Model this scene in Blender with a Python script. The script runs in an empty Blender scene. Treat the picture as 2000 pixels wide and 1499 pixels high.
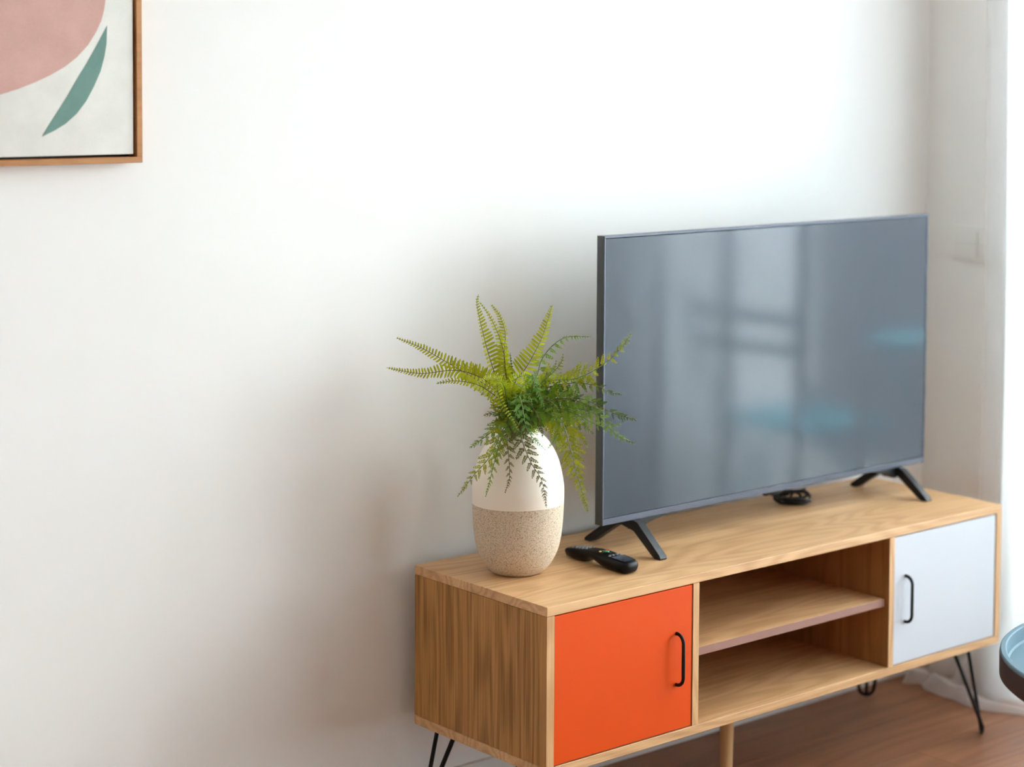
import bpy, bmesh, math, random
from mathutils import Vector, Matrix, noise
random.seed(7)
sc = bpy.context.scene
PI = math.pi

# ------------------------------------------------------------------ camera, sky, exposure
cam_d = bpy.data.cameras.new('camera'); cam = bpy.data.objects.new('camera', cam_d)
sc.collection.objects.link(cam); sc.camera = cam
cam_d.sensor_fit = 'HORIZONTAL'; cam_d.sensor_width = 36.0
cam_d.lens = 3940.89 / 2000 * 36.0
cam_d.shift_x = -344.154 / 2000; cam_d.shift_y = -388.37 / 2000
yaw, pit, rol = 0.7527098, 0.0604100, 0.0105007
fw = Vector((math.sin(yaw) * math.cos(pit), math.cos(yaw) * math.cos(pit), -math.sin(pit)))
r0 = Vector((math.cos(yaw), -math.sin(yaw), 0)); u0 = r0.cross(fw)
rt = math.cos(rol) * r0 + math.sin(rol) * u0; up = -math.sin(rol) * r0 + math.cos(rol) * u0
cam.matrix_world = Matrix(((rt.x, up.x, -fw.x, -2.21649), (rt.y, up.y, -fw.y, -2.71776),
                           (rt.z, up.z, -fw.z, 1.48231), (0, 0, 0, 1)))
cam_d.clip_start = 0.05
cam_d.dof.use_dof = True; cam_d.dof.focus_distance = 3.66; cam_d.dof.aperture_fstop = 2.2

world = bpy.data.worlds.new('world'); sc.world = world; world.use_nodes = True
wn = world.node_tree.nodes; bg = wn['Background']
bg.inputs['Color'].default_value = (0.87, 0.95, 1.0, 1); bg.inputs['Strength'].default_value = 34.0
pl = bpy.data.lights.new('window_portal', 'AREA'); pl.shape = 'RECTANGLE'; pl.size = 3.76; pl.size_y = 2.25
pl.cycles.is_portal = True
po = bpy.data.objects.new('window_portal', pl); sc.collection.objects.link(po)
po.location = (1.66, -1.72, 1.13); po.rotation_euler = (0, PI / 2, 0)
po.rotation_euler = Matrix(((0, 0, 1), (1, 0, 0), (0, 1, 0))).to_euler()   # local -Z looks into the room (-X)

sc.view_settings.view_transform = 'Standard'
try: sc.view_settings.look = 'None'
except Exception: pass
sc.view_settings.gamma = 1.0; sc.view_settings.use_curve_mapping = False
sc.view_settings.exposure = 0.0
sc.cycles.max_bounces = 14; sc.cycles.diffuse_bounces = 8; sc.cycles.transparent_max_bounces = 16
sc.cycles.transmission_bounces = 8; sc.cycles.caustics_reflective = False; sc.cycles.caustics_refractive = False
sc.cycles.use_denoising = True

# ------------------------------------------------------------------ materials
def lin(c):
    return tuple(((v / 255 + .055) / 1.055) ** 2.4 if v > 10.3 else v / 255 / 12.92 for v in c) + (1,)

def new_mat(name):
    m = bpy.data.materials.new(name); m.use_nodes = True
    nt = m.node_tree; return m, nt, nt.nodes['Principled BSDF']

def plain(name, col, rough=.5, metal=0., spec=.5, coat=0.):
    m, nt, b = new_mat(name)
    b.inputs['Base Color'].default_value = col if len(col) == 4 else lin(col)
    b.inputs['Roughness'].default_value = rough; b.inputs['Metallic'].default_value = metal
    b.inputs['Specular IOR Level'].default_value = spec; b.inputs['Coat Weight'].default_value = coat
    return m

def N(nt, t, **kw):
    n = nt.nodes.new(t)
    for k, v in kw.items():
        if k in n.inputs: n.inputs[k].default_value = v
        else: setattr(n, k, v)
    return n

def wood(name, axis, light, dark, rough=.42, rings=16., strength=.66, seed=0., leaf=.0, zoom=1., pore=.36):
    """veneer whose grain runs along the given object axis"""
    m, nt, b = new_mat(name); L = nt.links
    tc = N(nt, 'ShaderNodeTexCoord')
    off = N(nt, 'ShaderNodeVectorMath', operation='ADD'); off.inputs[1].default_value = (seed, seed * 1.7, seed * .6)
    L.new(tc.outputs['Object'], off.inputs[0])
    def mapped(along, across):
        s = [across * zoom] * 3; s[axis] = along * zoom
        v = N(nt, 'ShaderNodeVectorMath', operation='MULTIPLY'); v.inputs[1].default_value = s
        L.new(off.outputs[0], v.inputs[0]); return v.outputs[0]
    n1 = N(nt, 'ShaderNodeTexNoise', Scale=1., Detail=1.5, Roughness=.45); L.new(mapped(1.1, 9.), n1.inputs['Vector'])
    mul = N(nt, 'ShaderNodeMath', operation='MULTIPLY'); mul.inputs[1].default_value = rings * 6.283
    L.new(n1.outputs['Fac'], mul.inputs[0])
    sn = N(nt, 'ShaderNodeMath', operation='SINE'); L.new(mul.outputs[0], sn.inputs[0])
    r1 = N(nt, 'ShaderNodeMapRange'); r1.inputs['From Min'].default_value = -.6; r1.inputs['From Max'].default_value = 1.
    L.new(sn.outputs[0], r1.inputs['Value'])
    n2 = N(nt, 'ShaderNodeTexNoise', Scale=1., Detail=3., Roughness=.6); L.new(mapped(5., 260.), n2.inputs['Vector'])
    r2 = N(nt, 'ShaderNodeMapRange'); r2.inputs['From Min'].default_value = .35; r2.inputs['From Max'].default_value = .72
    L.new(n2.outputs['Fac'], r2.inputs['Value'])
    n3 = N(nt, 'ShaderNodeTexNoise', Scale=1., Detail=2.); L.new(mapped(.8, 14.), n3.inputs['Vector'])
    r3 = N(nt, 'ShaderNodeMapRange'); r3.inputs['From Min'].default_value = .3; r3.inputs['From Max'].default_value = .7
    L.new(n3.outputs['Fac'], r3.inputs['Value'])
    a = N(nt, 'ShaderNodeMath', operation='MULTIPLY'); a.inputs[1].default_value = .34; L.new(r1.outputs[0], a.inputs[0])
    c = N(nt, 'ShaderNodeMath', operation='MULTIPLY_ADD'); c.inputs[1].default_value = pore
    L.new(r2.outputs[0], c.inputs[0]); L.new(a.outputs[0], c.inputs[2])
    d = N(nt, 'ShaderNodeMath', operation='MULTIPLY_ADD'); d.inputs[1].default_value = .36
    L.new(r3.outputs[0], d.inputs[0]); L.new(c.outputs[0], d.inputs[2])
    e = N(nt, 'ShaderNodeMath', operation='MULTIPLY'); e.inputs[1].default_value = strength; L.new(d.outputs[0], e.inputs[0])
    mx = N(nt, 'ShaderNodeMix', data_type='RGBA'); mx.inputs['A'].default_value = lin(light); mx.inputs['B'].default_value = lin(dark)
    L.new(e.outputs[0], mx.inputs['Factor']); L.new(mx.outputs['Result'], b.inputs['Base Color'])
    b.inputs['Roughness'].default_value = rough; b.inputs['Specular IOR Level'].default_value = .35
    bp = N(nt, 'ShaderNodeBump', Strength=.06, Distance=.001); L.new(r2.outputs[0], bp.inputs['Height'])
    L.new(bp.outputs['Normal'], b.inputs['Normal'])
    if leaf:   # slight tint change from object to object
        oi = N(nt, 'ShaderNodeObjectInfo'); hv = N(nt, 'ShaderNodeHueSaturation')
        mr = N(nt, 'ShaderNodeMapRange'); mr.inputs['To Min'].default_value = 1 - leaf; mr.inputs['To Max'].default_value = 1 + leaf
        L.new(oi.outputs['Random'], mr.inputs['Value']); L.new(mr.outputs[0], hv.inputs['Value'])
        L.new(mx.outputs['Result'], hv.inputs['Color']); L.new(hv.outputs[0], b.inputs['Base Color'])
        ad = N(nt, 'ShaderNodeVectorMath', operation='MULTIPLY_ADD'); ad.inputs[1].default_value = (7, 3, 1)
        cx = N(nt, 'ShaderNodeCombineXYZ')
        for k in range(3): L.new(oi.outputs['Random'], cx.inputs[k])
        L.new(cx.outputs[0], ad.inputs[0]); L.new(off.outputs[0], ad.inputs[2])
        for l in list(nt.links):
            if l.from_node == off and l.to_node != ad and l.to_node.type == 'VECT_MATH':
                t = l.to_socket; nt.links.remove(l); nt.links.new(ad.outputs[0], t)
    return m

def paint(name, col, rough=.9, bump=.02, scale=120.):
    m, nt, b = new_mat(name)
    b.inputs['Base Color'].default_value = lin(col); b.inputs['Roughness'].default_value = rough
    b.inputs['Specular IOR Level'].default_value = .2
    tc = N(nt, 'ShaderNodeTexCoord'); n = N(nt, 'ShaderNodeTexNoise', Scale=scale, Detail=2.)
    nt.links.new(tc.outputs['Object'], n.inputs['Vector'])
    bp = N(nt, 'ShaderNodeBump', Strength=bump, Distance=.002); nt.links.new(n.outputs['Fac'], bp.inputs['Height'])
    nt.links.new(bp.outputs['Normal'], b.inputs['Normal']); return m

def cloth(name, col, weave=900., rough=.9):
    m, nt, b = new_mat(name); b.inputs['Roughness'].default_value = rough; b.inputs['Specular IOR Level'].default_value = .15
    tc = N(nt, 'ShaderNodeTexCoord'); n = N(nt, 'ShaderNodeTexNoise', Scale=weave, Detail=1.)
    n2 = N(nt, 'ShaderNodeTexNoise', Scale=22., Detail=3.)
    nt.links.new(tc.outputs['Object'], n.inputs['Vector']); nt.links.new(tc.outputs['Object'], n2.inputs['Vector'])
    ad = N(nt, 'ShaderNodeMath', operation='ADD'); nt.links.new(n.outputs['Fac'], ad.inputs[0]); nt.links.new(n2.outputs['Fac'], ad.inputs[1])
    mr = N(nt, 'ShaderNodeMapRange'); mr.inputs['From Min'].default_value = .7; mr.inputs['From Max'].default_value = 1.3
    mr.inputs['To Min'].default_value = .9; mr.inputs['To Max'].default_value = 1.06
    nt.links.new(ad.outputs[0], mr.inputs['Value'])
    h = N(nt, 'ShaderNodeHueSaturation'); h.inputs['Color'].default_value = lin(col)
    nt.links.new(mr.outputs[0], h.inputs['Value']); nt.links.new(h.outputs[0], b.inputs['Base Color']); return m

def leafmat(name, col, tip, trans=.45):
    m, nt, b = new_mat(name); L = nt.links
    oi = N(nt, 'ShaderNodeObjectInfo')
    mx = N(nt, 'ShaderNodeMix', data_type='RGBA'); mx.inputs['A'].default_value = lin(col); mx.inputs['B'].default_value = lin(tip)
    tc = N(nt, 'ShaderNodeTexCoord'); n = N(nt, 'ShaderNodeTexNoise', Scale=2.2, Detail=1.)
    L.new(tc.outputs['Object'], n.inputs['Vector'])
    ad = N(nt, 'ShaderNodeMath', operation='MULTIPLY_ADD'); ad.inputs[1].default_value = .5
    L.new(n.outputs['Fac'], ad.inputs[0]); 
    hl = N(nt, 'ShaderNodeMath', operation='MULTIPLY'); hl.inputs[1].default_value = .55
    L.new(oi.outputs['Random'], hl.inputs[0]); L.new(hl.outputs[0], ad.inputs[2])
    L.new(ad.outputs[0], mx.inputs['Factor']); L.new(mx.outputs['Result'], b.inputs['Base Color'])
    b.inputs['Roughness'].default_value = .5; b.inputs['Specular IOR Level'].default_value = .3
    tr = N(nt, 'ShaderNodeBsdfTranslucent'); L.new(mx.outputs['Result'], tr.inputs['Color'])
    ms = N(nt, 'ShaderNodeMixShader'); ms.inputs[0].default_value = trans
    out = nt.nodes['Material Output']
    L.new(b.outputs[0], ms.inputs[1]); L.new(tr.outputs[0], ms.inputs[2]); L.new(ms.outputs[0], out.inputs['Surface'])
    return m

OAK_L, OAK_D = (224, 181, 133), (148, 94, 44)
M = {}
M['wall'] = paint('wall_paint', (238, 237, 235))
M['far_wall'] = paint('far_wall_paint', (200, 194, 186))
M['ceiling'] = paint('ceiling_paint', (240, 240, 239))
M['white_trim'] = plain('white_trim', (222, 219, 215), .55)
for k, ax in (('x', 0), ('y', 1), ('z', 2)):
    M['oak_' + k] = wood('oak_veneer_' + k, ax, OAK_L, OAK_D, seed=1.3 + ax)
M['oak_inner'] = wood('oak_inner_shaded', 2, (178, 128, 76), (98, 56, 22), rings=12., strength=.7, seed=6.1)  # same oak darkened: the shade inside the compartments is put into the colour
M['oak_side'] = wood('oak_side_shaded', 2, (200, 146, 84), (112, 66, 25), rings=13., strength=.85, seed=4.1, pore=.62)  # darker oak copy, shade of the side faces painted into the colour
M['oak_turned'] = wood('oak_turned', 2, (222, 182, 132), (170, 118, 66), seed=2.2, strength=.4)
M['shelf_edge'] = plain('shelf_edge_band', (152, 110, 96), .55)
M['plank'] = wood('laminate_plank', 0, (160, 107, 74), (84, 48, 30), rough=.38, rings=9., strength=.7, seed=.4, leaf=.12, zoom=.7)
M['orange'] = plain('orange_lacquer', (218, 76, 14), .42, spec=.2)
M['white_door'] = plain('white_lacquer', (200, 202, 209), .4, spec=.25)
M['black_metal'] = plain('black_metal', (14, 14, 16), .5, spec=.3)
M['tv_side'] = plain('tv_side_plastic', (62, 64, 66), .5)
M['tv_bezel'] = plain('tv_bezel_metal', (84, 87, 98), .38, metal=.6)
M['tv_foot'] = plain('tv_foot_plastic', (18, 19, 22), .42, spec=.4)
M['frame_wood'] = wood('walnut_frame', 0, (188, 132, 82), (128, 80, 42), seed=3.3, strength=.5)
M['frame_gap'] = plain('frame_backing', (40, 28, 18), .8)
M['canvas'] = cloth('canvas_cream', (220, 218, 212))
M['pink'] = cloth('canvas_pink', (204, 164, 155))
M['teal'] = cloth('canvas_teal', (114, 146, 139))
M['glaze'] = plain('cream_glaze', (240, 230, 216), .28, spec=.5, coat=.25)
M['switch'] = plain('switch_plastic', (232, 231, 228), .35)
M['table_top'] = plain('tray_teal', (98, 121, 133), .6, spec=.2)
M['table_side'] = plain('tray_side', (58, 48, 50), .5, spec=.3)
M['black_plastic'] = plain('black_plastic', (9, 8, 10), .3, spec=.2)
M['gloss_black'] = plain('gloss_black', (12, 14, 22), .08, spec=.6)
M['grey_plastic'] = plain('grey_plastic', (120, 120, 124), .4)
M['cable'] = plain('cable_rubber', (16, 16, 18), .45)
M['green_btn'] = plain('green_button', (30, 140, 80), .4)
M['red_btn'] = plain('red_button', (190, 60, 80), .4)
M['yellow_btn'] = plain('yellow_button', (220, 200, 120), .4)
M['turquoise'] = plain('turquoise_metal', (24, 196, 212), .4)
M['alu'] = plain('window_frame_white', (232, 233, 235), .4)
M['added_wall'] = paint('added_wall_plaster', (140, 140, 144), bump=.1, scale=40)
M['deck'] = paint('balcony_concrete', (196, 192, 186), bump=.1, scale=40)
M['stem'] = plain('fern_stem', (92, 74, 30), .6)
M['stem_green'] = plain('fern_stem_green', (84, 110, 40), .6)
M['Y'] = leafmat('fern_yellow_green', (138, 142, 12), (190, 192, 32))
M['L'] = leafmat('fern_lime', (160, 170, 22), (190, 196, 54))
M['D'] = leafmat('fern_dark_green', (54, 82, 13), (104, 132, 26), .35)
M['G'] = leafmat('fern_green', (88, 124, 34), (142, 168, 60), .4)
M['O'] = leafmat('fern_olive', (124, 132, 16), (168, 168, 30), .45)
M['K'] = leafmat('fern_brown_green', (100, 96, 52), (122, 116, 64), .3)
M['B'] = leafmat('fern_blue_green', (84, 134, 54), (130, 174, 90), .35)

# speckled stoneware
m, nt, b = new_mat('speckled_stone'); M['stone'] = m
tc = N(nt, 'ShaderNodeTexCoord'); v = N(nt, 'ShaderNodeTexNoise', Scale=760., Detail=2., Roughness=.7)
v2 = N(nt, 'ShaderNodeTexNoise', Scale=300., Detail=1.)
nt.links.new(tc.outputs['Object'], v.inputs['Vector']); nt.links.new(tc.outputs['Object'], v2.inputs['Vector'])
r = N(nt, 'ShaderNodeMapRange'); r.inputs['From Min'].default_value = .50; r.inputs['From Max'].default_value = .60
nt.links.new(v.outputs['Fac'], r.inputs['Value'])
r2 = N(nt, 'ShaderNodeMapRange'); r2.inputs['From Min'].default_value = .35; r2.inputs['From Max'].default_value = .65
r2.inputs['To Min'].default_value = .25; nt.links.new(v2.outputs['Fac'], r2.inputs['Value'])
mu = N(nt, 'ShaderNodeMath', operation='MULTIPLY'); nt.links.new(r.outputs[0], mu.inputs[0]); nt.links.new(r2.outputs[0], mu.inputs[1])
mx = N(nt, 'ShaderNodeMix', data_type='RGBA'); mx.inputs['A'].default_value = lin((212, 194, 170)); mx.inputs['B'].default_value = lin((92, 66, 50))
nt.links.new(mu.outputs[0], mx.inputs['Factor']); nt.links.new(mx.outputs['Result'], b.inputs['Base Color'])
b.inputs['Roughness'].default_value = .7
bp = N(nt, 'ShaderNodeBump', Strength=.15, Distance=.0006); nt.links.new(v.outputs['Fac'], bp.inputs['Height']); nt.links.new(bp.outputs['Normal'], b.inputs['Normal'])

# television panel: dark, anti-glare, mirrors the window
m, nt, b = new_mat('tv_panel'); M['screen'] = m
b.inputs['Base Color'].default_value = (.022, .023, .028, 1); b.inputs['Roughness'].default_value = .1
b.inputs['IOR'].default_value = 1.55; b.inputs['Specular Tint'].default_value = (.80, .88, 1., 1); b.inputs['Specular IOR Level'].default_value = .5

# sheer curtain
m, nt, b = new_mat('sheer_curtain'); M['sheer'] = m
out = nt.nodes['Material Output']; nt.nodes.remove(b)
tl = N(nt, 'ShaderNodeBsdfTranslucent'); tl.inputs['Color'].default_value = (.93, .94, .96, 1)
df = N(nt, 'ShaderNodeBsdfDiffuse'); df.inputs['Color'].default_value = (.93, .94, .96, 1)
tp = N(nt, 'ShaderNodeBsdfTransparent')
m1 = N(nt, 'ShaderNodeMixShader'); m1.inputs[0].default_value = .45
nt.links.new(tl.outputs[0], m1.inputs[1]); nt.links.new(df.outputs[0], m1.inputs[2])
m2 = N(nt, 'ShaderNodeMixShader'); lw = N(nt, 'ShaderNodeLayerWeight', Blend=.5)
mr = N(nt, 'ShaderNodeMapRange'); mr.inputs['To Min'].default_value = .44; mr.inputs['To Max'].default_value = .02
mr.inputs['From Max'].default_value = .8; nt.links.new(lw.outputs['Facing'], mr.inputs['Value']); nt.links.new(mr.outputs[0], m2.inputs[0])
nt.links.new(m1.outputs[0], m2.inputs[1]); nt.links.new(tp.outputs[0], m2.inputs[2]); nt.links.new(m2.outputs[0], out.inputs['Surface'])

# window glass
m, nt, b = new_mat('window_glass'); M['glass'] = m
out = nt.nodes['Material Output']; nt.nodes.remove(b)
gl = N(nt, 'ShaderNodeBsdfGlossy'); gl.inputs['Roughness'].default_value = 0.
tp = N(nt, 'ShaderNodeBsdfTransparent'); tp.inputs['Color'].default_value = (.97, .99, .98, 1)
fr = N(nt, 'ShaderNodeFresnel'); fr.inputs['IOR'].default_value = 1.35
m2 = N(nt, 'ShaderNodeMixShader'); nt.links.new(fr.outputs[0], m2.inputs[0]); nt.links.new(tp.outputs[0], m2.inputs[1]); nt.links.new(gl.outputs[0], m2.inputs[2])
nt.links.new(m2.outputs[0], out.inputs['Surface'])

# ------------------------------------------------------------------ helpers
C = sc.collection
class MB:
    def __init__(s): s.bm = bmesh.new()
    def box(s, lo, hi, bev=0., seg=2):
        r = bmesh.ops.create_cube(s.bm, size=1.)['verts']
        for v in r: v.co = Vector([lo[k] + (v.co[k] + .5) * (hi[k] - lo[k]) for k in range(3)])
        if bev:
            es = list({e for v in r for e in v.link_edges})
            bmesh.ops.bevel(s.bm, geom=es, offset=bev, segments=seg, affect='EDGES', profile=.5)
        return s
    def tube(s, pts, rad, n=10, closed=False, cap=True):
        pts = [Vector(p) for p in pts]; k = len(pts); rings = []
        rads = rad if isinstance(rad, (list, tuple)) else [rad] * k
        T = []
        for i in range(k):
            a = pts[(i - 1) % k] if closed or i else pts[0]
            c = pts[(i + 1) % k] if closed or i < k - 1 else pts[-1]
            T.append((c - a).normalized())
        nrm = T[0].orthogonal().normalized()
        for i in range(k):
            nrm = (nrm - T[i] * nrm.dot(T[i])).normalized(); bi = T[i].cross(nrm)
            rings.append([s.bm.verts.new(pts[i] + rads[i] * (math.cos(2 * PI * j / n) * nrm + math.sin(2 * PI * j / n) * bi)) for j in range(n)])
        for i in range(k if closed else k - 1):
            A, B = rings[i], rings[(i + 1) % k]
            for j in range(n): s.bm.faces.new((A[j], A[(j + 1) % n], B[(j + 1) % n], B[j]))
        if cap and not closed:
            s.bm.faces.new(rings[0][::-1]); s.bm.faces.new(rings[-1])
        return s
    def lathe(s, prof, n=48, c=(0, 0, 0)):
        rings = []
        for r, z in prof:
            if r < 1e-6: rings.append([s.bm.verts.new((c[0], c[1], c[2] + z))])
            else: rings.append([s.bm.verts.new((c[0] + r * math.cos(2 * PI * j / n), c[1] + r * math.sin(2 * PI * j / n), c[2] + z)) for j in range(n)])
        for A, B in zip(rings, rings[1:]):
            for j in range(n):
                q = (j + 1) % n
                if len(A) == 1 and len(B) == 1: continue
                if len(A) == 1: s.bm.faces.new((A[0], B[q], B[j]))
                elif len(B) == 1: s.bm.faces.new((A[j], A[q], B[0]))
                else: s.bm.faces.new((A[j], A[q], B[q], B[j]))
        return s
    def prism(s, poly, f0, f1):
        """poly of 2-d points; f0/f1 map a point to the two end faces"""
        A = [s.bm.verts.new(f0(p)) for p in poly]; B = [s.bm.verts.new(f1(p)) for p in poly]; n = len(poly)
        s.bm.faces.new(A[::-1]); s.bm.faces.new(B)
        for i in range(n): s.bm.faces.new((A[i], A[(i + 1) % n], B[(i + 1) % n], B[i]))
        return s
    def bevel_all(s, w, seg=2, ang=.5):
        es = [e for e in s.bm.edges if len(e.link_faces) == 2 and e.calc_face_angle(0) > ang]
        bmesh.ops.bevel(s.bm, geom=es, offset=w, segments=seg, affect='EDGES', profile=.5); return s
    def build(s, name, mat, parent=None, smooth=True, ang=.6):
        bmesh.ops.recalc_face_normals(s.bm, faces=s.bm.faces)
        me = bpy.data.meshes.new(name)
        if smooth:
            for f in s.bm.faces: f.smooth = True
            for e in s.bm.edges:
                if len(e.link_faces) == 2 and e.calc_face_angle(0) > ang: e.smooth = False
        s.bm.to_mesh(me); s.bm.free(); me.materials.append(mat)
        return link(name, me, parent)

def link(name, me, parent=None):
    o = bpy.data.objects.new(name, me); C.objects.link(o)
    if parent: o.parent = parent
    return o

def thing(name, label, cat, loc=(0, 0, 0), rz=0., group=None):
    o = bpy.data.objects.new(name, None); C.objects.link(o); o.empty_display_size = .05
    o.location = loc; o.rotation_euler = (0, 0, rz); return tag(o, label, cat, group)

def tag(o, label, cat, group=None):
    o['label'] = label; o['category'] = cat
    if group: o['group'] = group
    return o

def struct(o): o['kind'] = 'structure'; return o

def spline(P, n):
    """Catmull-Rom through P, n steps per span"""
    P = [Vector(p) for p in P]; Q = [P[0] * 2 - P[1]] + P + [P[-1] * 2 - P[-2]]; out = []
    for i in range(1, len(Q) - 2):
        for k in range(n):
            t = k / n; a, b, c, d = Q[i - 1], Q[i], Q[i + 1], Q[i + 2]
            out.append(.5 * ((2 * b) + (c - a) * t + (2 * a - 5 * b + 4 * c - d) * t * t + (3 * b - a - 3 * c + d) * t ** 3))
    out.append(P[-1]); return out

def sm(t, a=0., b=1.):
    t = min(1, max(0, (t - a) / (b - a))); return t * t * (3 - 2 * t)

# ------------------------------------------------------------------ room shell
X1, YW, ZC = 1.541, 0.45, 2.5          # inner faces: right wall, back wall, ceiling
X0, Y0 = -3.3, -4.9
WY0, WY1, WZ = -3.60, 0.16, 2.25       # balcony door opening in the right wall
fl = MB().box((X0 - .1, Y0 - .1, -.14), (X1 + .2, YW + .1, -.012)).build('floor', M['frame_gap']); struct(fl)
y = YW; row = 0
while y > Y0:
    x = X0 - (.37 * row % 1.28)
    while x < X1:
        a, c = max(x, X0), min(x + 1.28, X1)
        if c - a > .02:
            MB().box((a + .0006, max(y - .192, Y0) + .0006, -.012), (c - .0006, y - .0006, 0.), 0).build('plank', M['plank'], fl)
        x += 1.28
    y -= .192; row += 1
struct(MB().box((X0 - .1, YW, -.14), (X1 + .2, YW + .1, ZC + .1)).build('wall_back', M['wall'], smooth=False))
wr = MB()
wr.box((X1, WY1, -.14), (X1 + .2, YW, ZC + .1)); wr.box((X1, Y0, -.14), (X1 + .2, WY0, ZC + .1))
wr.box((X1, WY0, WZ), (X1 + .2, WY1, ZC + .1)); wr.box((X1, WY0, -.14), (X1 + .2, WY1, .0))
struct(wr.build('wall_right', M['wall'], smooth=False))
struct(MB().box((X0 - .1, Y0, -.14), (X0, YW, ZC + .1)).build('wall_left', M['far_wall'], smooth=False))
struct(MB().box((X0 - .1, Y0 - .1, -.14), (X1 + .2, Y0, ZC + .1)).build('wall_front', M['far_wall'], smooth=False))
struct(MB().box((X0, Y0, ZC), (X1, YW, ZC + .1)).build('ceiling', M['ceiling'], smooth=False))
def skirting(name, lo, hi, ax):
    b = MB().box(lo, hi, .003, 2)
    return struct(b.build(name, M['white_trim']))
skirting('baseboard_back', (X0, YW - .013, 0), (X1, YW, .087), 0)
skirting('baseboard_right', (X1 - .013, WY1, 0), (X1, YW - .013, .087), 1)
skirting('baseboard_left', (X0, Y0, 0), (X0 + .013, YW - .013, .087), 1)

# balcony door: two sashes with panes
w = bpy.data.objects.new('window_1', None); C.objects.link(w); w.location = (X1 + .12, (WY0 + WY1) / 2, 0); struct(w)
hw = (WY1 - WY0) / 2
def sash(a, c, x):
    f = MB(); t = .06
    f.box((x - .025, a, 0), (x + .025, a + t, WZ), .003, 1); f.box((x - .025, c - t, 0), (x + .025, c, WZ), .003, 1)
    f.box((x - .025, a + t, 0), (x + .025, c - t, t), .003, 1); f.box((x - .025, a + t, WZ - t), (x + .025, c - t, WZ), .003, 1)
    o = f.build('window_frame', M['alu'], w)
    MB().box((x - .004, a + t, t), (x + .004, c - t, WZ - t)).build('pane', M['glass'], o, smooth=False)
sash(-hw, -.03, -.026); sash(-.09, hw, .026)

# balcony outside
struct(MB().box((X1 + .2, WY0 - 1.2, -.2), (X1 + 2.2, WY1 + 1., -.04)).build('trim_1', M['deck'], smooth=False))
struct(MB().box((X1 + .2, WY1 + .06, -.2), (X1 + 2.2, WY1 + .2, 2.8)).build('added_partition', M['added_wall'], smooth=False))      # unseen partition, added to cut sky light on the curtain near the corner
struct(MB().box((X1 + 2.1, -2.32, -.04), (X1 + 2.2, WY1 + .06, 1.12)).build('added_parapet', M['added_wall'], smooth=False))       # added parapet, dims low window light and the right of the screen reflection
gr = MB().box((X1 + 2.2, -40, -3.2), (60, 40, -3.)).build('trim_2', M['deck'], smooth=False); struct(gr)

# ------------------------------------------------------------------ sheer curtain, pooled on the floor
CA, CB = .240, -3.78
folds = [(.205, .030, .022), (.10, -.012, .03), (-.02, .016, .045), (-.122, -.020, .035), (-.225, .022, .05), (-.326, -.022, .04), (-.45, .026, .055),
         (-.572, -.026, .04), (-.72, .022, .06), (-.867, -.026, .03), (-.93, .026, .03), (-1.066, -.022, .04), (-1.2, .024, .05)]
yy = -1.36; sg = -1
while yy > CB:
    folds.append((yy, sg * .025, .045)); sg = -sg; yy -= .125
def fold_x(y): return (1 + .6 * sm(-y, .05, .2)) * sum(a * math.exp(-((y - c) / wd) ** 2) for c, a, wd in folds)
NU, ZT = 640, ZC - .03
rows = [ZT - (ZT - .10) * k / 22 for k in range(23)] + [.07, .045, .025, .012]
pool = [.02, .045, .07, .095]                                        # extra length lying on the floor
bm = bmesh.new(); grid = []
def cpos(i, r):
    t = i / NU; y = CA + (CB - CA) * t
    down = 1 - (rows[min(r, len(rows) - 1)] / ZT)
    sway = .5 + .5 * down
    x = 1.493 - .012 * sm(-y, .05, .2) + fold_x(y) * (.75 + .5 * down)
    edge = sm((y + .02) / .28)
    y += .012 * math.sin(5 * down + y * 3) * (1 - edge)                                       # the end by the corner is gathered and slumps
    y += edge * (-.012 + .006 * math.sin(down * 7.) + .014 * down ** 2)
    if r < len(rows):
        z = rows[r]
        lo = sm(.34 - z, 0, .34)
        y += edge * (.115 * lo ** 2); x -= .010 * lo + edge * .02 * lo ** 2
        if z < .3:
            q = noise.noise(Vector((y * 9, z * 14, 3.1)))
            x += .016 * q * lo; z += edge * .02 * lo * noise.noise(Vector((y * 16, 7.7, z * 9)))
        return Vector((x, y, max(z, .004)))
    e = pool[r - len(rows)]
    base = cpos(i, len(rows) - 1)
    n = noise.noise(Vector((y * 13, e * 18, 5.5))); k = sm(e, 0, .03) * (1 - sm(e, .06, .095))
    spread = .25 + .45 * noise.noise(Vector((y * 4.1, 1.3, .2))) + .30 * edge
    lump = edge * (.030 + .030 * noise.noise(Vector((y * 26, e * 20, 1)))) * sm(e, 0, .045) * (1 - sm(e, .075, .095))
    return Vector((base.x - e * max(.06, spread) + .012 * edge * noise.noise(Vector((y * 31, e * 25, 4))), base.y + edge * e * .35 + .03 * n * edge, .0045 + .008 * abs(n) * k + lump))
NR = len(rows) + len(pool)
for r in range(NR):
    grid.append([bm.verts.new(cpos(i, r)) for i in range(NU + 1)])
for r in range(NR - 1):
    for i in range(NU): bm.faces.new((grid[r][i], grid[r][i + 1], grid[r + 1][i + 1], grid[r + 1][i]))
for v in bm.verts: v.co.x = min(v.co.x, X1 - .002)
for f in bm.faces: f.smooth = True
me = bpy.data.meshes.new('curtain'); bm.to_mesh(me); bm.free(); me.materials.append(M['sheer'])
cu = link('curtain', me); tag(cu, 'white sheer floor-length curtain pooled on the floor in front of the bright balcony door', 'curtain')
hm = MB().tube([cpos(0, r) + Vector((0, .002, 0)) for r in range(NR)], .0016, 6).build('hem', M['white_trim'], cu)
rl = MB().box((1.475, CB - .05, ZC - .03), (1.51, CA + .05, ZC), .003, 1).build('curtain_rail', M['white_trim'])
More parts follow.
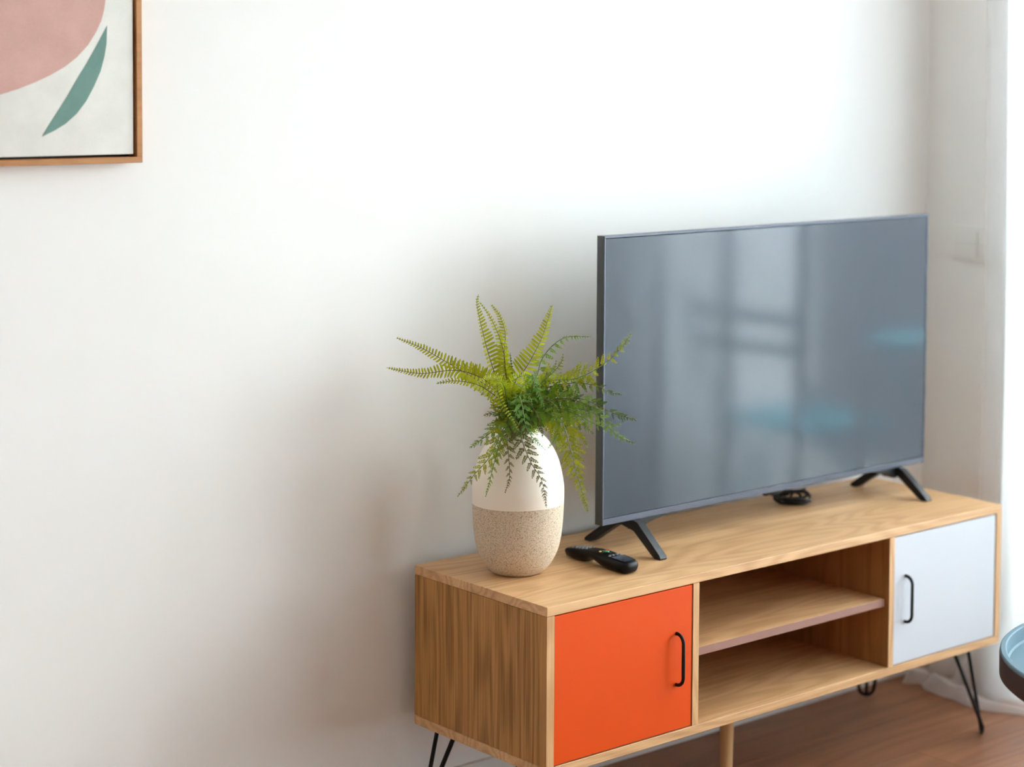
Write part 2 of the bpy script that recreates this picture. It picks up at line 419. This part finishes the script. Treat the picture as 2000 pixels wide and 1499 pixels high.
tag(rl, 'white curtain rail fixed to the ceiling above the sheer curtain', 'rail')

# ------------------------------------------------------------------ television cabinet
L, D, H, T = 1.2823, .3995, .3078, .0172
ZT_, ZB = .522, .522 - .3078
cab = thing('television_cabinet', 'long oak cabinet with orange and white doors on black hairpin legs against the wall', 'cabinet', (L / 2, D / 2, 0))
def cb(lo, hi, bev=.0008):
    o = (L / 2, D / 2, 0); return MB().box([lo[k] - o[k] for k in range(3)], [hi[k] - o[k] for k in range(3)], bev, 1)
cb((0, 0, ZT_ - T), (L, D, ZT_)).build('top_panel', M['oak_x'], cab)
cb((0, 0, ZB), (L, D, ZB + T)).build('bottom_panel', M['oak_x'], cab)
g = .0004
for a in (0.0003, L - T - .0003):
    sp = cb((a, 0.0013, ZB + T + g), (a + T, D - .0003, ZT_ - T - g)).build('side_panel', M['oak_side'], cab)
    cb((a, 0.0003, ZB + T + g), (a + T, .0013, ZT_ - T - g), 0).build('edge_band', M['oak_z'], sp)  # front strip in the lighter oak, beside the painted shade of the side
DX = ((.3542, .3693), (.9127, .9278))
for a, c in DX:
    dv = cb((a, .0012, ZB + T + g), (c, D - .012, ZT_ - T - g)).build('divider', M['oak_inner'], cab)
    cb((a, .0002, ZB + T + g), (c, .0012, ZT_ - T - g), 0).build('edge_band', M['oak_z'], dv)  # lit front edge keeps the lighter oak tone
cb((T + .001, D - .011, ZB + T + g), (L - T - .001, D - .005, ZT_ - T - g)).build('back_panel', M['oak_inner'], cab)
shz = .3595
sh = cb((DX[0][1] + .0006, .012, shz), (DX[1][0] - .0006, D - .0125, shz + .0155)).build('shelf', M['oak_x'], cab)
so = cb((DX[0][1] + .0006, .0112, shz + .0001), (DX[1][0] - .0006, .012, shz + .0154), 0).build('edge_band', M['shelf_edge'], sh)
def door(x0, x1, mat, hx, gl, gr_, lab):
    z0, z1 = ZB + T + .0022, ZT_ - T - .0024
    d = cb((x0 + gl, .0008, z0), (x1 - gr_, .0175, z1), .0007).build('door', M[mat], cab); d['label'] = lab
    pts = []; R = .0165; so_ = .0195
    for k in range(9):
        t = k / 8 * PI / 2; pts.append((0, -(so_ - R) - R * math.sin(t), .0485 - R + R * math.cos(t)))
    pts = [(0, .0005, .0485)] + pts; lo = [(p[0], p[1], -p[2]) for p in pts[::-1]]
    pts = [(hx - L / 2, p[1] + .0008 - D / 2, p[2] + .3685) for p in pts + lo]
    MB().tube(pts, .0034, 12).build('handle', M['black_metal'], d)
door(T, DX[0][0], 'orange', .3122, .0004, .0028, 'matt orange door with a black bow handle')
door(DX[1][1], L - T, 'white_door', .9632, .0004, .0036, 'white door with a black bow handle')
for fx, fy, ox, oy in ((1.279, .042, 1, -1), (1.283, .388, 1, 1), (.003, .042, -1, -1), (.001, .386, -1, 1)):
    lg = MB(); tx, ty = -oy, ox                                     # tangent, at right angles to the outward diagonal
    s2 = math.sqrt(.5); t = Vector((tx * s2, ty * s2, 0)); F = Vector((fx - L / 2, fy - D / 2, 0))
    ti = Vector((-ox * .056, -oy * .050, 0)); r_ = .0042
    top = ZB - .003
    def up_(k, side): return F + ti * k + t * side * (.0175 + .022 * k) + Vector((0, 0, .0175 + r_ + (top - .0175 - r_) * k))
    arc = [F + t * (.0175 * math.sin(a)) + Vector((0, 0, .0175 + r_ - .0175 * math.cos(a))) for a in [-PI / 2 + PI * k / 10 for k in range(11)]]
    lg.tube([up_(1, -1), up_(.5, -1)] + arc + [up_(.5, 1), up_(1, 1)], r_, 10)
    lg.tube([F + Vector((0, 0, r_ + .002)), F + Vector((-ox * .026, -oy * .026, top))], r_, 10)
    lo_ = lg.build('hairpin_leg', M['black_metal'], cab)
    c = F + ti * 1.1
    MB().box((c.x - .03, c.y - .03, ZB - .003), (c.x + .03, c.y + .03, ZB - .0002), .001, 1).build('mounting_plate', M['black_metal'], lo_)
MB().lathe([(0, 0), (.0105, 0), (.012, .002), (.0165, ZB - .004), (.0165, ZB - .0004), (0, ZB - .0004)], 32).build('support_leg', M['oak_turned'], cab)

# ------------------------------------------------------------------ television
W, HH, TH, TZ = .965, .5621, .0209, .0644
tv = thing('television', 'flat screen television with a thin dark bezel standing on the oak cabinet', 'television', (.3012, .2024, ZT_), .008)
bz = MB(); bt, bb, bs = .0042, .0118, .0034
bz.box((0, 0, TZ), (W, TH, TZ + bb), .0006, 1); bz.box((0, 0, TZ + HH - bt), (W, TH, TZ + HH), .0006, 1)
bz.box((0, 0, TZ + bb), (bs, TH, TZ + HH - bt)); bz.box((W - bs, 0, TZ + bb), (W, TH, TZ + HH - bt))
bz.build('bezel', M['tv_bezel'], tv)
MB().box((-.0006, .0012, TZ - .0004), (-.0001, TH + .0004, TZ + HH + .0002)).build('side_cover', M['tv_side'], tv)
MB().box((W + .0001, .0012, TZ - .0004), (W + .0006, TH + .0004, TZ + HH + .0002)).build('side_cover', M['tv_side'], tv)
MB().box((bs + .0012, .0009, TZ + bb + .0012), (W - bs - .0012, .012, TZ + HH - bt - .0012), .0003, 1).build('screen', M['screen'], tv)
MB().box((bs, .0125, TZ + bb), (W - bs, TH - .0002, TZ + HH - bt)).build('back_panel', M['tv_side'], tv)
MB().box((.13, TH, TZ + .012), (W - .13, TH + .038, TZ + .34), .012, 3).build('rear_housing', M['tv_side'], tv)
MB().box((W / 2 - .025, .006, TZ - .008), (W / 2 + .025, .018, TZ - .0005), .003, 2).build('sensor', M['black_plastic'], tv)
poly = [(-.0835, 0), (-.069, 0), (-.058, .006), (-.004, .0435), (.034, .0505), (.046, .0475), (.112, .0055), (.1235, 0), (.139, 0), (.1405, .0045), (.1375, .0075),
        (.066, .0565), (.052, .0638), (-.004, .0638), (-.014, .0615), (-.082, .0085), (-.0855, .003)]
for cx, s in ((.0868, 1), (W - .0868, -1)):
    ft = MB()
    hw_ = .0085
    def lean(p): return .0035 * (1 - p[1] / .064) * s
    ft.prism(poly, lambda p: (cx - hw_ - lean(p), p[0], p[1]), lambda p: (cx + hw_ - lean(p), p[0], p[1])).bevel_all(.0012, 2, .4)
    fo = ft.build('foot', M['tv_foot'], tv)
    fp_ = [(.0, .0638), (.078, .0638), (.070, .0605), (.03, .0535), (.014, .042), (.0, .040)]
    MB().prism(fp_, lambda p: (cx + s * (.006 + p[0]), .002, p[1]), lambda p: (cx + s * (.006 + p[0]), .03, p[1])).bevel_all(.0008, 1, .4).build('bracket', M['tv_foot'], fo)

# ------------------------------------------------------------------ vase
VX, VY = .1176, .2328
va = thing('vase', 'egg-shaped vase, cream glaze above and speckled stone below, holding ferns', 'vase', (VX, VY, ZT_))
px = [(40, 1117), (47, 1115.5), (55, 1110), (66, 1097), (78, 1074), (84.5, 1048), (88, 1016), (89.5, 988), (89.7, 979)]
lowp = [(r / 1042, (1117 - v) / 1032) for r, v in px]
lowp = [(p.x, p.y) for p in spline([(r, z, 0) for r, z in lowp], 4)]
MB().lathe([(0, 0)] + lowp + [(lowp[-1][0] - .0045, lowp[-1][1]), (.075, .12), (.06, .05), (.03, .01), (0, .01)], 72).build('speckled_base', M['stone'], va)
px = [(90, 979), (90.3, 966), (89.8, 945), (83.5, 912), (74, 884), (57.5, 858), (40, 842), (34, 838.5)]
upp = [(p.x, p.y) for p in spline([(r / 1042, (1117 - v) / 1032, 0) for r, v in px], 5)]
e = upp[-1]
inner = [(e[0] - .002, e[1] + .0005), (e[0] - .004, e[1] - .002)] + [(max(.02, r - .005), z - .003) for r, z in upp[::-1][2:-1]] + [(upp[0][0] - .005, upp[0][1])]
MB().lathe(upp + inner, 72).build('glazed_upper', M['glaze'], va)

# ------------------------------------------------------------------ fern bouquets in the vase (mm: right, up, towards the room)
RX = Vector((.7302, -.6832, 0)); DXv = Vector((-.6832, -.7302, 0))
SWORD = [
    ('Y', 27, 0.12, 1, [(-3,272,0),(-21,332,0),(-39,362,0),(-54,403,0),(-69,459,0),(-79,506,0),(-76,524,0)]),
    ('Y', 24, 1, 0.25, [(-3,272,0),(-16,331,-10),(-27,378,-10),(-29,415,-20),(-28,451,-20),(-39,480,-30),(-55,500,-40)]),
    ('Y', 20, 0.55, 0.45, [(-3,272,0),(-14,328,10),(-23,376,10),(-27,414,10),(-37,449,10),(-55,486,10),(-73,511,10)]),
    ('Y', 30, 1, 0.7, [(-3,272,0),(-9,321,0),(-6,361,10),(12,385,10),(28,413,0),(45,450,-10),(60,502,-30)]),
    ('Y', 22, 1, 1, [(-3,272,0),(-16,324,20),(-42,348,30),(-80,371,30),(-127,398,30),(-181,426,20),(-227,442,10)]),
    ('Y', 22, 1, 1, [(-3,272,0),(-16,320,30),(-34,349,50),(-65,377,60),(-112,390,60),(-171,382,50),(-207,384,40),(-243,389,30)]),
    ('Y', 20, 1, 0.9, [(-3,272,0),(-11,322,10),(-29,352,10),(-54,369,0),(-84,383,-10),(-109,386,-20),(-134,388,-30)]),
    ('Y', 23, 0.9, 1, [(-3,272,0),(-15,316,40),(-33,339,60),(-60,363,80),(-85,373,90),(-114,375,90),(-143,370,90)]),
    ('L', 17, 0.6, 1, [(-3,272,0),(-22,345,60),(-30,372,100),(-27,366,130),(-18,346,150),(-1,322,160),(14,298,160)]),
    ('L', 20, 0.9, 0.9, [(-3,272,0),(-16,331,60),(-17,368,110),(-28,389,150),(-44,395,190),(-57,388,210)]),
    ('L', 20, 1, 0.8, [(-3,272,0),(-8,332,50),(-5,365,90),(4,384,120),(23,395,150),(18,381,190)]),
    ('L', 20, 1, 0.7, [(-3,272,0),(7,324,20),(26,354,40),(50,369,50),(85,373,50),(113,373,40),(140,377,30)]),
    ('D', 11, 1, 0.6, [(-3,272,0),(-14,329,-20),(-21,369,-30),(-26,401,-40),(-29,425,-50)]),
    ('D', 10, 0.3, 1, [(-3,272,0),(-12,328,-30),(-15,362,-40),(-19,390,-50),(-21,408,-50)]),
    ('Y', 20, 1, 1, [(-3,272,0),(-19,306,20),(-33,326,30),(-41,315,40),(-43,332,50),(-46,342,60)]),
]
LACE = [
    ('G', 26, 0.25, 1, [(-3,272,0),(19,331,-10),(33,371,-20),(42,401,-20),(66,431,-10),(93,446,0),(136,449,20)]),
    ('O', 38, 1, 0.2, [(-3,272,0),(25,332,30),(49,360,40),(114,377,50),(157,400,50),(189,428,50),(211,460,50)]),
    ('D', 30, 0.5, 1, [(-3,272,0),(19,324,20),(43,350,30),(99,365,40),(148,361,40),(171,348,30),(195,343,30)]),
    ('D', 36, 0.6, 1, [(-3,272,0),(23,322,40),(51,337,60),(116,343,80),(150,332,80),(186,313,70),(222,303,70)]),
    ('G', 30, 0.8, 1, [(-3,272,0),(28,320,60),(64,329,80),(122,328,100),(160,311,100),(186,280,90),(223,262,90)]),
    ('O', 38, 1, 1, [(-3,272,0),(33,312,50),(64,322,80),(88,301,100),(104,254,110),(118,202,110),(137,136,100)]),
    ('K', 27, 0.75, 1, [(-3,272,0),(8,300,80),(16,270,110),(33,232,120),(53,198,120),(61,147,110)]),
    ('O', 30, 1, 0.8, [(-3,272,0),(-6,306,70),(-21,286,100),(-42,241,110),(-71,206,110),(-103,163,100)]),
    ('G', 24, 0.5, 1, [(-3,272,0),(-4,304,90),(-19,278,120),(-32,236,130),(-40,202,130),(-49,168,120)]),
    ('K', 22, 0.8, 0.9, [(-3,272,0),(-4,298,90),(-10,275,120),(-6,240,130),(-5,205,130),(-14,175,120)]),
    ('G', 32, 1, 1, [(-3,272,0),(-13,305,60),(-28,293,80),(-50,275,90),(-67,263,90),(-82,251,90)]),
    ('O', 26, 1, 1, [(-3,272,0),(-17,301,40),(-30,313,60),(-45,313,70),(-59,308,70)]),
    ('B', 26, 1, 1, [(-3,272,0),(29,341,80),(35,379,120),(36,396,140),(47,379,170),(61,336,170)]),
    ('B', 28, 1, 1, [(-3,272,0),(12,329,80),(13,357,130),(21,337,160),(30,297,160),(61,259,140)]),
    ('D', 34, 1, 1, [(-3,272,0),(14,311,30),(41,331,40),(79,336,50),(114,319,50),(143,304,50)]),
    ('D', 34, 1, 1, [(-3,272,0),(21,303,50),(52,316,70),(87,309,80),(125,295,80),(144,276,70)]),
    ('D', 30, 1, 1, [(-3,272,0),(7,308,60),(18,342,90),(40,354,110),(69,342,120),(89,319,120)]),
    ('D', 30, 1, 1, [(-3,272,0),(-2,306,50),(-11,328,80),(-21,326,100),(-29,306,100),(-32,283,100)]),
    ('B', 26, 1, 1, [(-3,272,0),(9,311,80),(10,330,120),(6,322,140),(6,299,140),(16,280,130)]),
    ('D', 30, 1, 1, [(-3,272,0),(7,298,20),(12,335,10),(29,351,0),(55,351,0),(88,341,10)]),
    ('G', 30, 1, 1, [(-3,272,0),(33,310,90),(58,325,120),(79,312,130),(82,289,130),(64,258,120)]),
    ('D', 28, 1, 1, [(-3,272,0),(9,317,80),(23,340,110),(42,326,130),(50,303,130),(54,278,120)]),
    ('G', 26, 1, 1, [(-3,272,0),(15,329,50),(45,367,60),(59,384,60),(70,394,50),(73,409,50)]),
    ('G', 30, 1, 1, [(-3,272,0),(35,317,80),(74,330,100),(117,318,110),(151,299,100),(174,292,90),(199,302,80)]),
    ('O', 28, 1, 0.6, [(-3,272,0),(22,337,60),(46,368,70),(71,392,70),(84,409,70),(87,424,70)]),
    ('G', 26, 1, 1, [(-3,272,0),(10,319,90),(5,343,130),(15,361,150),(32,360,160),(39,344,170)]),
    ('O', 30, 1, 1, [(-3,272,0),(34,303,30),(70,302,40),(103,284,50),(123,266,50),(132,246,50)]),
    ('D', 34, 1, 1, [(-3,272,0),(29,316,70),(64,340,90),(105,345,100),(145,331,100),(168,320,90)]),
]

def leaflet_mesh(name, mat):
    me = bpy.data.meshes.new(name)                                  # oblong pinna, unit length along x
    xs = [0, .06, .2, .6, .85, .96, 1.0]; ws = [.12, .30, .44, .46, .34, .16, .0]
    v, f = [], []
    for x, w_ in zip(xs, ws):
        dz = -.10 * x * x
        if w_ > 0: v += [(x, w_, dz - .03), (x, 0, dz), (x, -w_, dz - .03)]
        else: v.append((x, 0, dz))
    for k in range(5):
        a = 3 * k; f += [(a, a + 3, a + 4, a + 1), (a + 1, a + 4, a + 5, a + 2)]
    f += [(15, 18, 16), (16, 18, 17)]
    me.from_pydata(v, [], f); me.materials.append(mat)
    for p in me.polygons: p.use_smooth = True
    return me
def lacy_mesh(name, mat, seed):
    rnd = random.Random(seed); v, f = [], []                        # a pinna: thin stalk with small lobed leaflets, unit length along x
    def blade(x, y, ang, ln, wd, z):
        a = len(v); ca, sa = math.cos(ang), math.sin(ang)
        for q, h in ((0, .0), (.35, .36), (.78, .5), (1., .12), (1.02, -.12), (.78, -.5), (.35, -.36)):
            v.append((x + ca * q * ln - sa * h * wd, y + sa * q * ln + ca * h * wd, z + .25 * ln * q * (1 - q) - .02 * abs(h)))
        f.append((a, a + 1, a + 6)); f.append((a + 1, a + 2, a + 5, a + 6)); f.append((a + 2, a + 3, a + 4, a + 5))
    n = 8
    for k in range(n):
        x = .1 + .8 * k / n; ln = (.25 - .13 * k / n) * rnd.uniform(.85, 1.15)
        for s in (1, -1): blade(x + (.05 if s < 0 else 0), 0, s * rnd.uniform(.7, 1.), ln * .95, ln * .5, rnd.uniform(-.03, .03))
    blade(.86, 0, rnd.uniform(-.1, .1), .16, .085, 0)
    a = len(v); v += [(0, .014, 0), (0, -.014, 0), (.9, -.006, 0), (.9, .006, 0)]; f.append((a, a + 1, a + 2, a + 3))
    me = bpy.data.meshes.new(name); me.from_pydata(v, [], f); me.materials.append(mat); return me
LM = {k: leaflet_mesh('leaflet', M[k]) for k in 'YLD'}
CM = {k: [lacy_mesh('leaflet', M[k], i * 7 + 1) for i in range(3)] for k in 'GODKB'}
def frond(parent, spec, lacy, rnd):
    mat, Lmax, sl, sr, pts = spec
    P = [RX * (a * .001) + Vector((0, 0, b * .001)) + DXv * (c * .001) for a, b, c in pts]
    P[0] = P[0] + RX * rnd.uniform(-.014, .014) + DXv * rnd.uniform(-.014, .014) - Vector((0, 0, .05))
    S = spline(P, 14); acc = [0.]
    for a, c in zip(S, S[1:]): acc.append(acc[-1] + (c - a).length)
    tot = acc[-1]; n = len(S)
    r0_, r1_ = (.0013, .0004) if lacy else (.0012, .0004)
    f = MB().tube(S, [r0_ + (r1_ - r0_) * k / (n - 1) for k in range(n)], 5).build('frond', M['stem_green'] if mat in 'GBOL' else M['stem'], parent)
    step = .0086 if lacy else .0078
    s = tot * (.27 if lacy else .22); k = 0; j = 0
    while s < tot - .002:
        while j < n - 2 and acc[j + 1] < s: j += 1
        q = (s - acc[j]) / max(1e-6, acc[j + 1] - acc[j]); p = S[j].lerp(S[j + 1], q); tg = (S[j + 1] - S[j]).normalized()
        rem = (tot - s) / tot; u = 1 - rem
        face = (DXv * .85 + Vector((0, 0, .5))).normalized()
        face = (face - tg * face.dot(tg)); 
        if face.length < .2: face = Vector((0, 0, 1)) - tg * tg.z
        face.normalize(); side = tg.cross(face).normalized()
        grow = min(1., rem / .5 * .93 + .09) * min(1, .55 + (u - .2) * 2.2)
        for sd, sc_ in ((-1, sl), (1, sr)):
            if lacy and (k + (sd > 0)) % 2 == 0 and rem > .12: continue
            ln = Lmax * (.00112 if lacy else .00105) * grow * rnd.uniform(.9, 1.08)
            fold = .35 if not lacy else rnd.uniform(-.5, .6)
            if sc_ < .95: fold += (1 - sc_) * 1.1
            fwd = (.22 if not lacy else .58) + rnd.uniform(-.08, .08) + .35 * (1 - min(1, rem * 3))
            dr = (side * sd * math.cos(fwd) + tg * math.sin(fwd)).normalized()
            dr = (dr * math.cos(fold) + face * math.sin(fold) * (1 if not lacy else rnd.choice((-1, 1)))).normalized()
            if lacy: dr = (dr + Vector((0, 0, -.25))).normalized()
            nr = (face - dr * face.dot(dr)).normalized()
            nr = (nr + Vector((rnd.uniform(-.15, .15), rnd.uniform(-.15, .15), rnd.uniform(-.15, .15)))); nr = (nr - dr * nr.dot(dr)).normalized()
            wv = nr.cross(dr)
            if lacy: wd = ln; me = rnd.choice(CM[mat])
            else: wd = min(.0050, .0022 + ln * .14); me = LM[mat]
            o = bpy.data.objects.new('leaflet', me); C.objects.link(o); o.parent = f
            Mx = Matrix((dr * ln, wv * wd, nr * ln)).transposed().to_4x4(); Mx.translation = p
            o.matrix_local = Mx
        s += step * (.62 + .38 * min(1, rem * 2.2)) * (1 if not lacy else .95); k += 1
rnd = random.Random(3)
sf = thing('sword_fern', 'yellow-green sword fern fronds with comb-like leaflets, fanning up and left from the vase', 'fern', (VX, VY, ZT_))
for s_ in SWORD: frond(sf, s_, False, rnd)
lf = thing('lace_fern', 'darker green feathery fern fronds spilling to the right and down over the vase', 'fern', (VX, VY, ZT_))
for s_ in LACE: frond(lf, s_, True, rnd)

# ------------------------------------------------------------------ remote control
rc = thing('remote_control', 'curved black remote control with coloured buttons lying beside the vase', 'remote', (.2705, .264, ZT_), math.atan2(-.186, -.003))
sec = [(0, .006, .017, .012), (.006, .002, .0195, .0155), (.03, .0003, .0225, .0175), (.052, .0002, .0255, .018), (.060, .001, .0265, .018), (.070, .0055, .0275, .0182),
       (.080, .0095, .0285, .0185), (.092, .009, .029, .019), (.105, .0045, .029, .0195), (.118, .001, .0285, .0205), (.135, .0003, .0272, .0215), (.16, .0002, .0255, .0222),
       (.176, .0006, .0242, .0215), (.183, .002, .0235, .019), (.187, .006, .022, .014)]
rm = MB(); rings = []
for s, zb, zt, hw2 in sec:
    ring = []
    for k in range(20):
        a = 2 * PI * k / 20; ca, sa = math.cos(a), math.sin(a); q = .55
        yq = hw2 * math.copysign(abs(ca) ** q, ca); zq = math.copysign(abs(sa) ** .6, sa)
        yq *= 1 - .16 * max(0, -zq)
        ring.append(rm.bm.verts.new((s, yq, (zb + zt) / 2 + zq * (zt - zb) / 2)))
    rings.append(ring)
for A, B in zip(rings, rings[1:]):
    for k in range(20): rm.bm.faces.new((A[k], A[(k + 1) % 20], B[(k + 1) % 20], B[k]))
rm.bm.faces.new(rings[0][::-1]); rm.bm.faces.new(rings[-1])
rm.build('body', M['black_plastic'], rc, ang=1.2)
def ztop(s):
    for a, c in zip(sec, sec[1:]):
        if a[0] <= s <= c[0]: return a[2] + (c[2] - a[2]) * (s - a[0]) / (c[0] - a[0])
    return .024
gp = MB(); gs = [.145, .152, .16, .168, .176, .181]; ra, rb = [], []
for s in gs:
    hw3 = .0165 if s < .175 else .0145
    for lst, e_ in ((ra, 1), (rb, -1)): lst.append(gp.bm.verts.new((s, e_ * hw3, ztop(s) + .0006)))
for k in range(len(gs) - 1): gp.bm.faces.new((ra[k], ra[k + 1], rb[k + 1], rb[k]))
gp.build('gloss_panel', M['gloss_black'], rc)
def btn(s, y_, r_, mat, h=.0016, name='button'):
    MB().lathe([(r_, -.002), (r_, h * .6), (r_ * .8, h), (0, h)], 16, (s, y_, ztop(s))).build(name, M[mat], rc)
for s in (.022, .032, .042, .052, .062):
    for y_ in (-.009, 0, .009): btn(s, y_, .0026, 'grey_plastic')
for y_, mt in ((.011, 'red_btn'), (.0045, 'red_btn'), (-.002, 'green_btn'), (-.009, 'yellow_btn')): btn(.104, y_, .0024, mt, .001)
btn(.118, -.004, .0085, 'black_plastic', .002, 'wheel'); btn(.118, -.004, .0045, 'green_btn', .0035, 'wheel_centre')
for y_ in (-.012, -.004, .005, .012): btn(.136, y_, .0028, 'grey_plastic')

# ------------------------------------------------------------------ cable bundle under the television
cbl = thing('cable_bundle', 'black power cable coiled and tied beneath the television', 'cable', (.935, .318, ZT_))
def loop(cx, cy, cz, a, c, rz, tilt, tw=0.):
    pts = []
    for k in range(28):
        t = 2 * PI * k / 28; x, y_ = a * math.cos(t), c * math.sin(t)
        z = cz + tilt * y_ / c * .012 + tw * math.sin(2 * t) * .004
        pts.append((cx + x * math.cos(rz) - y_ * math.sin(rz), cy + x * math.sin(rz) + y_ * math.cos(rz), max(.0034, z)))
    return pts
for args in ((.0, -.022, .010, .034, .020, -.95, -.5), (.006, -.012, .014, .036, .026, -.8, .6, 1), (.012, -.002, .017, .034, .022, -.6, .3), (-.006, -.006, .011, .030, .012, -1.0, 1, 1)):
    MB().tube(loop(*args), .0032, 8, closed=True).build('coil', M['cable'], cbl)
MB().tube(spline([(-.012, .02, .012), (-.03, .034, .022), (-.07, .01, .045), (-.1, -.045, .085)], 8), .0032, 8).build('lead', M['cable'], cbl)
MB().tube(spline([(.02, .02, .012), (.045, .04, .008), (.08, .055, .0042), (.12, .062, .0042)], 8), .0032, 8).build('lead', M['cable'], cbl)
MB().box((-.05, .022, .02), (-.03, .034, .029), .001, 1).build('tag', M['switch'], cbl)
MB().tube([(.0, .012, .006), (.0, .004, .026), (.006, -.008, .02), (.006, .004, .004)], .0026, 8).build('tie', M['cable'], cbl)

# ------------------------------------------------------------------ framed print on the wall
FX, FZ, FW, FH, FD = -.5525, 1.3033, .74, .94, .035
pr = thing('framed_print', 'walnut-framed abstract print with a pink shape and teal leaf on the wall', 'picture', (FX - FW / 2, YW, FZ))
fw_ = .0102; gp_ = .0045
def fb(x0, z0, x1, z1, y0, y1): return MB().box((x0 - FX - (-FW / 2) + 0, y0, z0), (x1 - FX + FW / 2, y1, z1), .0006, 1)
hx_ = FW / 2
for a in (((-hx_, -FD, 0), (hx_, 0, fw_)), ((-hx_, -FD, FH - fw_), (hx_, 0, FH)), ((-hx_, -FD, fw_), (-hx_ + fw_, 0, FH - fw_)), ((hx_ - fw_, -FD, fw_), (hx_, 0, FH - fw_))):
    MB().box(*a, .0005, 1).build('frame_bar', M['frame_wood'], pr)
MB().box((-hx_ + fw_, -.006, fw_), (hx_ - fw_, -.001, FH - fw_)).build('backing', M['frame_gap'], pr)
ci = fw_ + gp_
cv = MB().box((-hx_ + ci, -FD + .004, ci), (hx_ - ci, -.006, FH - ci), .0012, 2).build('canvas', M['canvas'], pr)
yc = -FD + .004
arc = [(-.0642, .2736), (-.0671, .2565), (-.0719, .2393), (-.0812, .2204), (-.096, .1981), (-.1162, .1775), (-.1379, .1613), (-.163, .1477), (-.1896, .1359), (-.2186, .1251), (-.2489, .1161)]
for k in range(1, 36):
    t = math.radians(-112 - k * 7); t_ = t
    x, z = -.36 + .30 * math.cos(t_), .31 + .213 * math.sin(t_)
    if math.degrees(-t) < 360 - 6: arc.append((x, z))
leaf = [(-.0618, .231), (-.0629, .2011), (-.0668, .1797), (-.0743, .154), (-.0856, .1301), (-.1004, .1045), (-.1169, .0843), (-.1369, .0675), (-.1576, .056), (-.1781, .0471),
        (-.1655, .0671), (-.1511, .088), (-.1348, .1115), (-.1165, .1411), (-.0981, .1692), (-.0795, .2)]
for nm, pl_, mt in (('pink_shape', arc, 'pink'), ('teal_leaf', leaf, 'teal')):
    MB().prism(pl_, lambda p: (p[0] + hx_, yc - .0004, p[1]), lambda p: (p[0] + hx_, yc + .0004, p[1])).build(nm, M[mt], cv, smooth=False)

# ------------------------------------------------------------------ light switch on the right wall
sw = thing('light_switch', 'white double light switch on the side wall, half hidden by the curtain', 'switch', (X1, .2785, 1.06))
MB().box((-.008, -.076, -.0415), (0, .076, .0415), .002, 2).build('plate', M['switch'], sw)
for a in (-.0355, .0355):
    r_ = MB().box((-.0115, a - .0315, -.0315), (-.0075, a + .0315, .0315), .0012, 2).build('rocker', M['switch'], sw)
    MB().box((-.0125, a - .03, -.0012), (-.0112, a + .03, .0012)).build('ridge', M['white_trim'], r_)

# ------------------------------------------------------------------ round tray table at the right edge
tt = thing('tray_table', 'round tray-top side table, blue-grey inside and dark outside, near the white curtain', 'table', (.743, -.837, 0))
zt = .4767; R_ = .33
MB().lathe([(R_ - .03, zt - .053), (R_ - .008, zt - .0505), (R_ - .0005, zt - .044), (R_, zt - .008), (R_ - .001, zt - .006)], 96).build('rim_wall', M['table_side'], tt)
MB().lathe([(R_ - .001, zt - .006), (R_ - .001, zt - .002), (R_ - .003, zt), (R_ - .0105, zt), (R_ - .0125, zt - .002), (R_ - .014, zt - .024), (R_ - .017, zt - .027), (0, zt - .027), ], 96).build('tray', M['table_top'], tt)
MB().lathe([(R_ - .03, zt - .053), (0, zt - .053)], 96).build('underside', M['table_side'], tt)
MB().lathe([(0, 0), (.17, 0), (.172, .004), (.168, .012), (.03, .018), (.02, .03), (.02, zt - .06), (.05, zt - .053), (0, zt - .053)], 48).build('pedestal', M['table_side'], tt)

# ------------------------------------------------------------------ bistro set on the balcony (mirrored in the television)
def slat_row(parent, n, lo, hi, gap, ax, mat='turquoise'):
    st = (hi[ax] - lo[ax]) / n
    for k in range(n):
        a, c = list(lo), list(hi); a[ax] = lo[ax] + k * st + gap / 2; c[ax] = lo[ax] + (k + 1) * st - gap / 2
        MB().box(a, c, .002, 1).build('slat', M[mat], parent)
def bistro_chair(loc, rz, label):
    t = thing('bistro_chair', label, 'chair', loc, rz)
    slat_row(t, 6, (-.2, -.19, .44), (.2, .19, .455), .012, 1)
    for zz in (.68, .77):
        MB().box((-.2, .235, zz), (.2, .247, zz + .028), .003, 1).build('slat', M['turquoise'], t)
    for s in (-1, 1):
        x = s * .205
        MB().tube([(x, -.21, .008), (x, .23, .62), (x, .245, .84)], .009, 8).build('leg', M['turquoise'], t)
        MB().tube([(x * .94, .23, .008), (x * .94, -.17, .44)], .009, 8).build('leg', M['turquoise'], t)
    MB().tube([(-.2, -.15, .09), (.2, -.15, .09)], .006, 8).build('stretcher', M['turquoise'], t)
bistro_chair((2.2, -1.04, -.04), math.radians(90), 'turquoise folding bistro chair on the balcony, mirrored in the television')
bt_ = thing('bistro_table', 'small turquoise folding bistro table on the balcony outside the curtain', 'table', (2.5, -.56, -.04))
slat_row(bt_, 6, (-.27, -.27, .70), (.27, .27, .718), .01, 0)
for s in (-1, 1):
    MB().tube([(s * .22, -.24, .008), (s * .22, .22, .70)], .009, 8).build('leg', M['turquoise'], bt_)
    MB().tube([(s * .2, .24, .008), (s * .2, -.22, .70)], .009, 8).build('leg', M['turquoise'], bt_)
